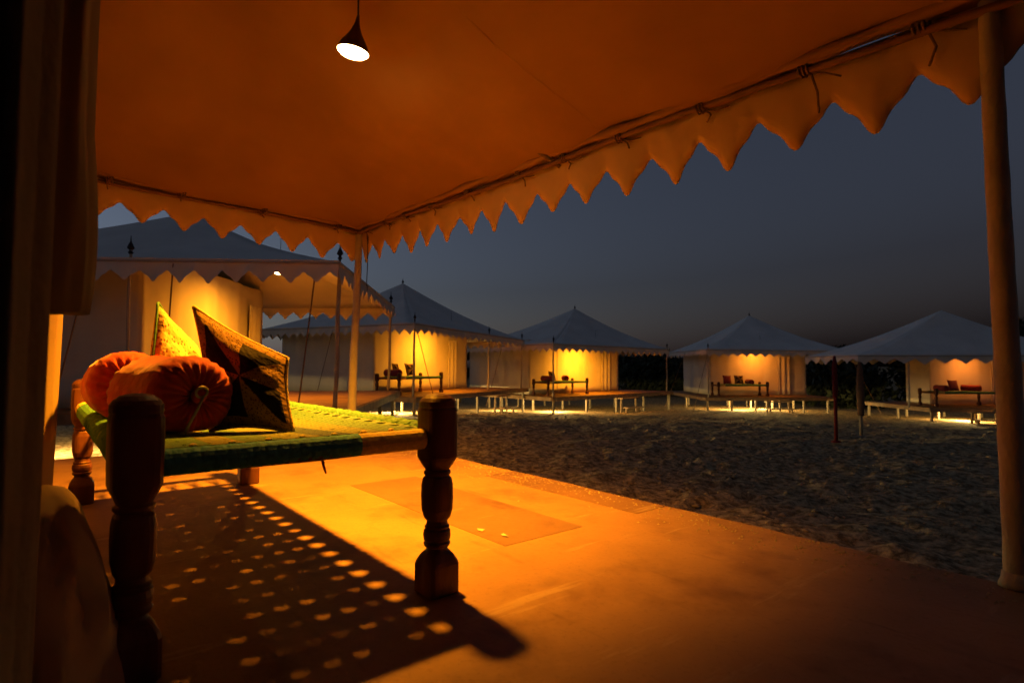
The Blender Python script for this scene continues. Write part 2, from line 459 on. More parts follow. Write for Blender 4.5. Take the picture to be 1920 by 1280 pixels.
for s_ in (1.75, 3.35, 4.95, 6.6):
    mm = MB()
    def seam(u, v, s0=s_):
        x, y, z = ceil_fn((s0+0.022*(v-.5)+.012*math.sin(u*9))/9.0, u*0.42)
        return (x, y, z-0.0068-0.0015*math.sin(PI*v))
    mm.grid(seam, 60, 3); mm.build("roof_seam", M['ceiling'], tent, smooth=True)
PROFILE = [(0, 1), (.05, .965), (.10, .83), (.14, .68), (.185, .55), (.24, .45), (.315, .36), (.375, .25), (.415, .13), (.445, .045), (.475, .008), (.5, 0)]
def tooth(u):
    a = abs(u)
    for (x0, y0), (x1, y1) in zip(PROFILE, PROFILE[1:]):
        if a <= x1: return y0+(y1-y0)*(a-x0)/(x1-x0)
    return 0
def valance(a, b, pitch, band, teeth, top=0.03, cols=18, wave=0.012, phase=0.0, swing=0.03, seed=0):
    """scalloped strip hung from a to b; returns an MB"""
    a = Vector(a); b = Vector(b); d = b-a; ln = math.hypot(d.x, d.y)
    nrm = Vector((-d.y, d.x, 0)).normalized()
    n = max(2, int(round(ln/pitch*cols)))
    rr = random.Random(seed); jit = [rr.uniform(-.10, .10) for _ in range(int(ln/pitch)+4)]; jd = [rr.uniform(.86, 1.1) for _ in range(int(ln/pitch)+4)]
    vs = []; fs = []; K = 4
    for i in range(n+1):
        t = i/n; p = a+d*t; c = t*ln/pitch+phase; k = int(math.floor(c)); u = c-k-0.5
        drop = band+teeth*tooth(u)*jd[k % len(jd)]
        off = wave*math.sin(t*ln*7.0+seed)+wave*.6*math.sin(t*ln*17+2*seed)
        for j in range(K+1):
            w = j/K
            sw = swing*w*w*(1+2*jit[k % len(jit)]*tooth(u))
            vs.append(p+nrm*(off*w+sw)+Vector((0, 0, top-(drop+top)*w)))
    for i in range(n):
        for j in range(K):
            fs.append((i*(K+1)+j, (i+1)*(K+1)+j, (i+1)*(K+1)+j+1, i*(K+1)+j+1))
    return MB().add(vs, fs)
# tips fall at 0.31 m steps along the front eave
valance((0, 0, ze(0)), (9, 0, ze(9)), 0.308, 0.140, 0.170, phase=0.31, seed=1).build("valance", M['valance'], tent, smooth=True, solid=0.005)
valance((0, 0, zl(0)), (0, -3.3, zl(3.3)), 0.302, 0.135, 0.155, phase=0.25, seed=2, swing=-0.03).build("valance", M['valance'], tent, smooth=True, solid=0.005)

m = MB(); m.tube([(s, -0.035, ze(s)+0.012*math.sin(s*2.1)-0.005) for s in np.linspace(-0.05, 9, 40)], 0.017, 8)
m.build("eave_pipe", M['pipe'], tent, smooth=True)
m = MB(); m.tube([(0.04, -q, zl(q)+0.01*math.sin(q*2.3)-0.005) for q in np.linspace(-0.03, 3.3, 20)], 0.016, 8)
m.build("eave_pipe", M['pipe'], tent, smooth=True)
# folded hem that rides on the pipe
def hem(fn, n, name):
    m = MB()
    for_ = [fn(i/n) for i in range(n+1)]
    m.tube(for_, [0.024+0.006*math.sin(i*1.7) for i in range(n+1)], 7)
    m.build(name, M['ceiling'], tent, smooth=True)
hem(lambda t: (9*t, -0.05, ze(9*t)+0.045+0.006*math.sin(t*60)), 90, "roof_hem")
hem(lambda t: (0.06, -3.3*t, zl(3.3*t)+0.045+0.006*math.sin(t*30)), 40, "roof_hem")

def rope_tie(s, q, z, side=0, tail=0.07):
    m = MB()
    pts = []
    for k in range(22):
        a = k*0.95
        o_ = 0.024*math.cos(a); h_ = 0.026*math.sin(a)
        pts.append((s+0.0025*k+(0 if not side else o_), -q+(o_ if not side else 0.0025*k), z+h_))
    m.tube(pts, 0.005, 5)
    m.tube([(s+.05, -q, z-.02), (s+.07, -q+.012, z-.02-tail*.5), (s+.06+random.uniform(-.02, .05), -q+.02, z-.02-tail)], 0.005, 5)
    m.tube([(s+.05, -q, z-.02), (s+.10, -q+.012, z-.035), (s+.16, -q+.015, z-.02-tail*.3)], 0.004, 5)
    m.build("rope_tie", M['rope'], tent, smooth=True)
for s, tl in ((0.16, .12), (0.62, .05), (0.98, .04), (1.42, .06), (1.95, .05), (2.55, .07), (2.98, .05), (3.42, .05), (3.93, .05), (4.42, .17), (4.83, .12), (5.6, .08)):
    rope_tie(s, 0.035, ze(s), tail=tl)
for q, tl in ((0.3, .05), (1.0, .05), (1.65, .04), (2.15, .06)):
    rope_tie(0.04, q, zl(q), 1, tl)
# hanging cord at the corner and a short stick pushed between pipe and roof
m = MB(); m.tube([(0.17, -0.01, 2.46), (0.175, 0.0, 2.3), (0.17, 0.0, 2.12), (0.155, 0.0, 1.96), (0.15, 0.01, 1.88)], 0.0045, 5)
m.build("hanging_cord", M['dark'], tent, smooth=True)
st = MB().tube([(2.80, -0.15, ze(2.6)+0.105), (2.89, -0.05, ze(2.9)+0.02), (2.93, 0.0, ze(2.9)-0.03)], [0.014, 0.015, 0.012], 8)
tag(st.build("bamboo_stick", M['rope'], tent, smooth=True), "short bamboo stick pushed under the eave pipe")

# poles
def pole(a, b, r0, r1, mt, name="pole", parent=tent, n=14, wob=0.004):
    m = MB(); pts = []; rr = []
    for i in range(26):
        t = i/25
        pts.append(Vector(a).lerp(Vector(b), t)+Vector((wob*math.sin(7*t), wob*math.cos(9*t), 0)))
        rr.append(r0+(r1-r0)*t+0.0009*math.sin(i*2.3))
    m.tube(pts, rr, n)
    return m.build(name, mt, parent, smooth=True)
pole((-0.055, -0.06, DZ), (0.02, -0.02, ze(0)+.02), 0.045, 0.034, M['pole_wrap'])
pole((5.074, -0.015, DZ), (5.048, -0.01, ze(5)+.02), 0.038, 0.031, M['pole_wrap'], wob=0.0012)
pole((8.95, -0.05, DZ), (8.95, -0.05, ze(9)), 0.042, 0.034, M['pole_wrap'])
# base cuff of the near pole
m = MB(); m.tube([(5.074, -0.015, DZ+.002), (5.074, -0.015, DZ+.02), (5.074, -0.015, DZ+.05)], [0.054, 0.047, 0.041], 16)
m.build("pole_base", M['pole_wrap'], tent, smooth=True)

# tent body walls: porch wall with billows, door gap x 4.95..6.3 where the photographer stands
def wallq(s, z):
    h = max(0.0, min(1.0, (z-DZ)/2.0))
    b = 0.0
    b += 0.112*math.exp(-((s-2.55)/0.55)**2)*(0.6+0.4*h)     # slack pushed out behind the bed
    b += 0.012*math.sin(s*9+z*.7)+0.008*math.sin(s*21+z*1.6)
    return WALLQ-b
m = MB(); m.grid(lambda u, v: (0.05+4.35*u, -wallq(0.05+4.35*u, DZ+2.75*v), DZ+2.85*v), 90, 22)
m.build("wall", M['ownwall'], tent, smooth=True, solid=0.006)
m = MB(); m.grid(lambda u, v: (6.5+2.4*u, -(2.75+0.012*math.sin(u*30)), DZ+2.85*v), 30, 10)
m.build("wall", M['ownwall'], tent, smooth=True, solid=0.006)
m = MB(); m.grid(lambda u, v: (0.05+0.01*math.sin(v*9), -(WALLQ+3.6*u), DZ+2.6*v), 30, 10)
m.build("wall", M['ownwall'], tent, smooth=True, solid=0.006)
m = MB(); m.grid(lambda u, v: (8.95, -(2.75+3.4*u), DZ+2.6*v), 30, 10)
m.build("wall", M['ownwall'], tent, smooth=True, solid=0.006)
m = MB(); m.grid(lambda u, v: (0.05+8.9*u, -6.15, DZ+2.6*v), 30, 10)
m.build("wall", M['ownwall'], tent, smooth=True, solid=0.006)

# door curtain: hangs beside the photographer in deep folds
def curt(u, v):
    s = 4.10+0.86*u; z = DZ+0.01+2.85*v
    wv_ = 1-0.65*u
    q = 2.516-0.046*v*(0.5+0.5*math.sin(PI*min(1, u*1.2)))+wv_*(0.018*math.sin(u*19+0.8*v)+0.010*math.sin(u*43-1.5*v))
    return (s, -q, z)
m = MB(); m.grid(curt, 90, 20)
tag(m.build("door_curtain", M['drape'], tent, smooth=True, solid=0.008), "dark heavy door curtain hanging in folds")

# rolled flap tied up over the doorway
rings = []
NZ = 40
for i in range(NZ+1):
    t = i/NZ; z = 3.15-(3.15-1.245)*t
    w = 0.070*(1-t)**0.8+0.036+0.010*math.sin(t*8)
    cs = 4.02+0.02*t; cq = 2.455+0.020*t
    if t > 0.80: w *= 1.0+0.35*math.sin((t-0.8)/0.2*PI*.5)
    ring = []
    for k in range(28):
        a = 2*PI*k/28
        r_ = w*(1+0.16*math.sin(3*a+2*t)+0.10*math.sin(5*a-3*t)+0.06*math.sin(9*a+5*t))
        ring.append((cs+1.3*r_*math.cos(a), -(cq-0.9*r_*math.sin(a)), z))
    rings.append(ring)
m = MB().rings(rings)
tag(m.build("rolled_flap", M['ownwall'], tent, smooth=True), "rolled canvas flap hanging beside the curtain")
# slack skirt of the wall spilling on the floor
rings = []
for i in range(31):
    t = i/30; z = DZ+0.004+0.45*t
    w = 0.115*(1-t**2.6)**0.5*(1+0.28*(1-t)**2)+0.004
    ring = []
    for k in range(26):
        a = 2*PI*k/26
        r_ = w*(1+0.09*math.sin(5*a+4*t)+0.05*math.sin(11*a-5*t)+0.03*math.sin(17*a+9*t))
        ring.append((3.86+2.2*r_*math.cos(a), -(2.475-1.0*r_*math.sin(a)), z))
    rings.append(ring)
m = MB().rings(rings)
tag(m.build("wall_skirt", M['skirt'], tent, smooth=True), "slack canvas skirt bulging on the floor")

# porch floor
floor = empty("porch_floor", PORG, PROT)
tag(floor, "worn orange tan porch floor raised above the sand", "floor", kind="structure")
m = MB()
def floor_edge(s): return 0.045-0.022*s*0.5+0.008*math.sin(s*5)+0.005*math.sin(s*17)
n = 70
top = [(-0.12+9.2*i/n, floor_edge(-0.12+9.2*i/n), DZ) for i in range(n+1)]
bot = [(x, y, DZ-0.06) for x, y, z in top]
back = [(x, -6.3, DZ) for x, y, z in top]
vs = top+bot+back; fs = []
for i in range(n):
    fs.append((i, i+1, n+1+i+1, n+1+i)); fs.append((2*(n+1)+i, 2*(n+1)+i+1, i+1, i))
m.add(vs, fs); m.build("floor_slab", M['floor'], floor)
m = MB(); m.box((-0.10, -6.2, DZ-0.30), (9.05, -0.06, DZ-0.062)); m.build("floor_frame", M['wood_grey'], floor)
for i in range(5):
    for q in (0.12, 2.6, 6.0):
        x = 0.1+8.8*i/4
        MB().box((x-.05, -q-.05, -0.62), (x+.05, -q+.05, DZ-0.302)).build("floor_post", M['wood_grey'], floor)
for (s0, s1, q0, q1) in ((2.2, 3.69, 0.60, 1.04), (2.46, 3.70, 0.0, 0.235)):
    m = MB(); m.box((s0, -q1, DZ-0.01), (s1, -q0, DZ+0.0015))
    m.build("floor_patch", M['floor_patch'], floor)
for i, (s, q, a) in enumerate(((3.46, 0.99, .3), (3.58, 0.96, 1.2))):
    m = MB(); pts = [(s+0.030*math.cos(a+k*1.05)*(1 if k % 2 else .45), -q+0.016*math.sin(a+k*1.05)*(1 if k % 3 else .5), DZ+0.0065) for k in range(6)]
    m.add(pts, [(0, 1, 2, 3, 4, 5)])
    tag(m.build("paper_scrap", M['paper'], None), ["small pale paper scrap lying on the floor patch", "tiny pale paper scrap nearer the floor edge"][i], "scrap", "paper scraps on the porch floor")
for o in [o for o in COL.objects if o.name.startswith("paper_scrap")]:
    o.location = PORG; o.rotation_euler = (0, 0, PROT)

cv = []; cf = []
for i in range(2600):
    s_ = cr_.uniform(0.2, 8.5); q_ = abs(cr_.gauss(0, .16))-.03+.05*math.sin(s_*3.1)
    if q_ < -.03+.012*s_ or q_ > 1.2: continue
    sz = cr_.choice((.0025, .003, .004, .005, .007)); x, y, z = PW(s_, -q_, DZ+.001)
    k = len(cv)
    for dx, dy, dz_ in ((1.2, 0, 0), (0, 1, 0), (-1, 0, 0), (0, -1.3, 0), (.1, 0, .7)):
        cv.append((x+dx*sz, y+dy*sz, z+dz_*sz))
    cf += [(k, k+1, k+4), (k+1, k+2, k+4), (k+2, k+3, k+4), (k+3, k, k+4)]
tag(MB().add(cv, cf).build("spilled_sand", M['clod'], None), "grains of sand trodden onto the porch floor's outer edge", "sand", kind="stuff")

# ------------------------------------------------------------------ pendant lamps
def lamp(name, loc, tilt, label, size=0.09, cord=0.6, power=300.0, cone=130, mbulb=None, group="pendant lamps under the awnings", aim=None, blend=1.0, soft=0.028, color=WARM):
    root = empty(name, loc); tag(root, label, "lamp", group)
    k = size/0.09
    prof = [(0.006, .205), (0.010, .18), (0.015, .155), (0.023, .13), (0.036, .10), (0.055, .070), (0.074, .040), (0.086, .012), (0.090, 0.0), (0.086, 0.001), (0.072, .035), (0.05, .07), (0.01, .10)]
    rings = [[(r*k*math.cos(2*PI*j/28), r*k*math.sin(2*PI*j/28), z*k) for j in range(28)] for r, z in prof]
    sh = MB().rings(rings).build("shade", M['shade'], root, smooth=True)
    rg = [[(r*k*math.cos(2*PI*j/24), r*k*math.sin(2*PI*j/24), z*k) for j in range(24)] for r, z in ((0.083, 0.012), (0.083, -0.002), (0.068, -0.014), (0.04, -0.022), (0.012, -0.025))]
    bu = MB().rings(rg).build("bulb", mbulb or M['bulb'], root, smooth=True)
    rm = Matrix.Rotation(tilt[0], 4, 'X') @ Matrix.Rotation(tilt[1], 4, 'Y')
    for o in (sh, bu): o.rotation_euler = rm.to_euler()
    tip = rm @ Vector((0, 0, 0.195*k))
    MB().tube([tip, tip+Vector((0, 0, cord*.4)), tip+Vector((0.006, 0, cord))], 0.0045, 6).build("cord", M['dark'], root, smooth=True)
    ld = bpy.data.lights.new(name+"_light", 'SPOT'); ld.energy = power*0.57; ld.color = color
    ld.spot_size = R(cone); ld.spot_blend = blend; ld.shadow_soft_size = soft
    lo = bpy.data.objects.new("lamp_light", ld); COL.objects.link(lo); lo.parent = root
    dv = (rm @ Vector((0, 0, -1))) if aim is None else Vector(aim).normalized()
    lo.location = dv*0.045*k
    lo.rotation_euler = dv.to_track_quat('-Z', 'Y').to_euler()
    return root
lamp("pendant_lamp", (-0.79, 2.8, 2.69), (R(4), R(9)), "brown cone pendant lamp glowing under the nearest awning", size=0.081, cord=0.6, soft=0.068, power=620, cone=116, blend=0.7, aim=(-0.10, 0.25, -1))

# ------------------------------------------------------------------ charpoy (local: x along length 0..LB, y across 0..WB, z from floor)
LB, WB = 2.172, 0.818
def leg_mesh():
    def sec(z, r, e):   # superellipse section
        out = []
        for k in range(32):
            a = 2*PI*(k+.5)/32; c = math.cos(a); s = math.sin(a)
            m_ = (abs(c)**e+abs(s)**e)**(-1/e)
            out.append((r*m_*c, r*m_*s, z))
        return out
    P = [(0, .050, 8), (.006, .055, 8), (.092, .055, 8), (.104, .052, 6), (.122, .043, 4), (.134, .034, 2.4), (.142, .032, 2), (.147, .040, 2), (.156, .043, 2), (.163, .038, 2),
         (.168, .042, 2), (.182, .044, 2), (.196, .042, 2), (.201, .037, 2), (.208, .040, 2), (.214, .034, 2), (.226, .033, 2), (.236, .039, 2.6), (.26, .044, 3), (.30, .046, 3), (.34, .045, 3), (.36, .041, 3),
         (.368, .037, 2), (.374, .043, 2), (.381, .043, 2), (.386, .036, 2.2), (.396, .040, 3), (.418, .050, 4), (.428, .053, 4.5), (.50, .0545, 4), (.575, .0545, 3.6), (.584, .0515, 3.2), (.589, .0535, 3),
         (.604, .0535, 2.8), (.614, .047, 2.6), (.624, .034, 2.4), (.629, .012, 2)]
    return MB().rings([sec(*p) for p in P]).mesh("leg")
LEG = leg_mesh(); LEG.materials.append(M['wood'])
for p in LEG.polygons: p.use_smooth = False
RAILZ = 0.487
def rail_mesh(L_, r=0.029):
    return MB().tube([(0, 0, 0), (L_*.5, 0, -0.006), (L_, 0, 0)], r, 12).mesh("rail")
def wrap_mesh(x0, x1, pitch, r0=0.032, amp=0.0010, n=16):
    N_ = max(2, int(round((x1-x0)/pitch))); pts = []; rr = []
    for i in range(N_*4+1):
        t = i/(N_*4); pts.append((x0+(x1-x0)*t, 0, 0)); rr.append(r0+amp*abs(math.sin(PI*i/4))*(1+.25*math.sin(i*.7)))
    return MB().tube(pts, rr, n).mesh("strap_wrap")

def web_mesh():
    m = MB(); NX, NY = 19, 13
    x0, x1, y0, y1 = 0.21, LB-0.03, 0.025, WB-0.025
    rr = random.Random(3)
    def P(u, v):
        sag = 0.035*math.sin(PI*u)*math.sin(PI*v)
        return (x0+(x1-x0)*u, y0+(y1-y0)*v, RAILZ+0.030-sag)
    for i in range(NX):
        for j in range(NY):
            ua, ub, va, vb = i/NX, (i+1)/NX, j/NY, (j+1)/NY
            edge = j == NY-1
            near = i >= NX-8
            size = 0.0
            if edge: size = 0.30 if rr.random() < .85 else .2
            elif j == 0: size = 0.25
            elif near: size = rr.choice((.13, .11, .10, .08, .06, 0))
            elif j >= NY-3: size = rr.choice((.12, .09, 0))
            elif rr.random() < .4: size = rr.choice((.10, .08, .06))
            B = [(ua, va), ((ua+ub)/2, va), (ub, va), (ub, (va+vb)/2), (ub, vb), ((ua+ub)/2, vb), (ua, vb), (ua, (va+vb)/2)]
            if size == 0:
                m.add([P(*b) for b in B], [tuple(range(8))]); continue
            cu, cv = (ua+ub)/2, (va+vb)/2; du, dv = (ub-ua)*size, (vb-va)*size*1.05
            H = [(cu-.75*du, cv-.7*dv), (cu, cv-.78*dv), (cu+.75*du, cv-.7*dv), (cu+.62*du, cv), (cu+.3*du, cv+.65*dv), (cu, cv+.85*dv), (cu-.3*du, cv+.65*dv), (cu-.62*du, cv)]
            m.add([P(*b) for b in B]+[P(*h) for h in H], [(k, (k+1) % 8, 8+(k+1) % 8, 8+k) for k in range(8)])
    me = m.mesh("woven_webbing"); me.materials.append(M['webbing']); return me
WEB = web_mesh()
RAIL_L = rail_mesh(LB); RAIL_L.materials.append(M['wood'])
RAIL_W = rail_mesh(WB); RAIL_W.materials.append(M['wood'])
WR = {}
for nm, a, b, pt, mt in (('navy', .27, .775, .03, 'navy'), ('yel', .055, .27, .06, 'yellow')):
    WR[nm] = wrap_mesh(a, b, pt); WR[nm].materials.append(M[mt])
LW = wrap_mesh(.30, LB-.06, .042, amp=.010); LW.materials.append(M['green'])
LY = wrap_mesh(.06, .30, .030, amp=.006); LY.materials.append(M['yellow'])
KNOT = MB().rings([[(0.009*math.cos(2*PI*k/8)*w, 0.009*math.sin(2*PI*k/8)*w, z) for k in range(8)] for z, w in ((-.006, .3), (-.003, 1), (.003, 1), (.006, .3))]).mesh("knot"); KNOT.materials.append(M['yellow'])

def charpoy(loc, rz, label, detail=True):
    root = empty("charpoy_bed", loc, rz)
    tag(root, label, "bed", "rope beds on the porches")
    for x, y, sc in ((0, 0, 1.03), (LB, 0, 1.04), (0, WB, 1.0), (LB, WB, 1.0)):
        o = place(LEG, "leg", root); o.location = (x, y, 0); o.scale = (1, 1, sc); o.rotation_euler = (0, 0, 0.06*(x-1))
    for y in (0, WB):
        o = place(RAIL_L, "rail", root); o.location = (0, y, RAILZ+.004)
        w = place(LW, "strap_wrap", root); w.location = (0, y, RAILZ+.004)
        w = place(LY, "strap_wrap", root); w.location = (0, y, RAILZ+.004)
    for x in (0, LB):
        o = place(RAIL_W, "rail", root); o.location = (x, 0, RAILZ); o.rotation_euler = (0, 0, PI/2)
    for nm in ('navy', 'yel'):
        w = place(WR[nm], "strap_wrap", root); w.rotation_euler = (0, 0, -PI/2) ; w.location = (LB, WB, RAILZ)
    wb = place(WEB, "woven_webbing", root)
    md = wb.modifiers.new("thickness", 'SOLIDIFY'); md.thickness = 0.007
    if detail:
        NL = 17
        for i in range(NL):      # end lacing between the far rail and the webbing
            y = 0.06+(WB-.12)*i/(NL-1)
            y2 = y+(0.02 if i % 2 else -0.02)
            MB().tube([(-0.005, y, RAILZ+.034), (0.12, (y+y2)/2, RAILZ+.024), (0.215, y2, RAILZ+.026)], 0.0075, 6).build("lacing_rope", M['yellow'], root, smooth=True)
        MB().tube([(0.215, .03, RAILZ+.03), (0.215, WB*.5, RAILZ+.02), (0.215, WB-.03, RAILZ+.03)], 0.011, 6).build("lacing_bar", M['green'], root, smooth=True)
        for i in range(7):
            k = place(KNOT, "knot", root); k.location = (LB-0.012, .12+.09*i, RAILZ+.034)
        MB().tube([(LB+.005, .44, RAILZ-.03), (LB+.012, .442, RAILZ-.05), (LB+.008, .45, RAILZ-.07)], [0.005, 0.004, 0.0025], 6).build("red_cord", M['redcord'], root, smooth=True)
    return root

BED_S0, BED_Q0 = 1.74, 1.495
charpoy(PW(BED_S0, -BED_Q0-WB, DZ), PROT, "large rope bed with turned wooden legs on the nearest porch")

# ------------------------------------------------------------------ bolsters and cushions
def bolster_meshes(L_, r):
    """axis x from 0 to L_; pleated gathered ends"""
    NA = 96
    rings = []
    prof = [(0.018, .10), (0.004, .22), (-0.008, .40), (-0.012, .60), (-0.004, .80), (0.010, .92), (0.026, .985), (0.05, 1.015), (0.09, 1.01), (0.13, .985), (0.5*L_, .96)]
    full = prof+[(L_-a, b) for a, b in reversed(prof[:-1])]
    for x, k in full:
        dist = min(x, L_-x)
        ring = []
        for j in range(NA):
            a = 2*PI*j/NA
            pl = 0.0
            if dist < 0.10:
                amp = 0.010*math.exp(-max(0, dist)/0.035)
                pl = amp*(math.sin(24*a)+0.5*math.sin(11*a+1))
            soft = 1+0.02*math.sin(2*a+9*x)+0.015*math.sin(3*a-14*x)+0.008*math.sin(7*a+30*x)
            rr_ = r*k*soft+(pl*.5 if k > .9 else 0)
            xo = pl*.55 if k <= .95 and dist < .03 else 0
            zz = rr_*math.sin(a)
            if zz < -0.86*r: zz = -0.86*r-(abs(zz)-.86*r)*.15
            ring.append((x+(xo if x < L_/2 else -xo), rr_*math.cos(a), zz))
        rings.append(ring)
    return MB().rings(rings).mesh("body")
BOL = {}
def bolster(a, b, r, mt, label, group=None, ribbon=True):
    a = Vector(a); b = Vector(b); d = b-a
    root = empty("bolster", a); root.rotation_euler = d.to_track_quat('X', 'Z').to_euler()
    tag(root, label, "bolster", group)
    key = (round(d.length, 2), round(r, 3), mt)
    if key not in BOL:
        me = bolster_meshes(d.length, r); me.materials.append(M[mt])
        me.polygons.foreach_set("use_smooth", [True]*len(me.polygons)); BOL[key] = me
    place(BOL[key], "body", root)
    if ribbon:
        rg = [[(x, 0.022*w*math.cos(2*PI*k/14), 0.022*w*math.sin(2*PI*k/14)) for k in range(14)] for x, w in ((0.02, .6), (-0.002, 1.0), (-0.014, .95), (-0.020, .5), (-0.021, .1))]
        MB().rings(rg).build("button", M[mt], root, smooth=True)
        lp = []
        for k in range(17):
            t = 2*PI*k/16
            lp.append((-0.024-.004*math.sin(t), 0.017*math.cos(t), 0.012+0.016*math.sin(t)))
        mm = MB().tube(lp, 0.004, 6, cap=False)
        mm.tube([(-0.026, -0.004, 0.0), (-0.034, 0.014, -0.035), (-0.030, 0.034, -0.075), (-0.024, 0.046, -0.112)], [0.004, 0.004, 0.0045, 0.006], 6)
        mm.build("ribbon", M['ribbon'], root, smooth=True)
    return root

def pillow(corners, thick, mt, label, name="cushion", piping=None, n=26, group=None):
    c = [Vector(p) for p in corners]       # TL, TR, BR, BL
    ctr = sum(c, Vector())/4
    root = empty(name, (ctr.x, ctr.y, min(p.z for p in c)))
    tag(root, label, "cushion", group)
    c = [p-root.location for p in c]
    def bil(u, v): return (c[0]*(1-u)+c[1]*u)*(1-v)+(c[3]*(1-u)+c[2]*u)*v
    nrm = (c[1]-c[3]).cross(c[2]-c[0]).normalized()
    vs = []; uvs = []
    def pt(u, v, sgn):
        # pinch the middles of the edges inward so that the corners stand out as ears
        pu = u+(0.5-u)*0.09*math.sin(PI*v)*abs(2*u-1)**2; pv = v+(0.5-v)*0.09*math.sin(PI*u)*abs(2*v-1)**2
        b = (max(0, 1-abs(2*u-1)**2.2)*max(0, 1-abs(2*v-1)**2.2))**0.5
        wr = 0.004*math.sin(17*u+9*v)+0.004*math.sin(23*v-8*u)+.004*math.sin(31*u*v+3)
        return bil(pu, pv)+nrm*sgn*(thick*b+wr*b)
    for sgn in (1, -1):
        for i in range(n+1):
            for j in range(n+1):
                vs.append(pt(i/n, j/n, sgn)); uvs.append((i/n, 1-j/n))
    fs = []
    N1 = (n+1)*(n+1)
    for k in (0, 1):
        for i in range(n):
            for j in range(n):
                q = (k*N1+i*(n+1)+j, k*N1+(i+1)*(n+1)+j, k*N1+(i+1)*(n+1)+j+1, k*N1+i*(n+1)+j+1)
                fs.append(q if k == 0 else q[::-1])
    m = MB().add(vs, fs); o = m.build("cover", M[mt], root, smooth=True)
    ul = o.data.uv_layers.new(name="UVMap")
    for l in o.data.loops: ul.data[l.index].uv = uvs[l.vertex_index]
    if piping:
        bd = [pt(i/n, 0, 1) for i in range(n+1)]+[pt(1, j/n, 1) for j in range(1, n+1)]+[pt(1-i/n, 1, 1) for i in range(1, n+1)]+[pt(0, 1-j/n, 1) for j in range(1, n+1)]
        MB().tube(bd, 0.0055, 6).build("piping", M[piping], root, smooth=True)
    return root

bolster((-0.965, 1.775, 1.045), (-1.27, 2.0, 1.045), 0.124, 'bolster', "orange red velvet bolster with pleated end and ribbon on the nearest bed", "bolsters on the beds")
bolster((-1.37, 2.08, 1.062), (-1.595, 2.35, 1.062), 0.128, 'bolster', "plain orange red bolster behind the ribboned bolster on the nearest bed", "bolsters on the beds", ribbon=False)
pillow([(-1.138, 2.05, 1.349), (-0.778, 2.0, 1.163), (-0.716, 1.90, 0.922), (-1.00, 1.92, 0.922)], 0.085, 'patchwork', "dark pinwheel patchwork cushion leaning behind the orange bolster", piping='yellow', group="cushions on the beds")
pillow([(-1.388, 2.25, 1.384), (-1.36, 2.47, 1.22), (-1.25, 2.47, 0.925), (-1.36, 2.12, 0.935)], 0.06, 'yellow_print', "yellow block printed cushion standing upright on the nearest bed", piping='green', group="cushions on the beds")

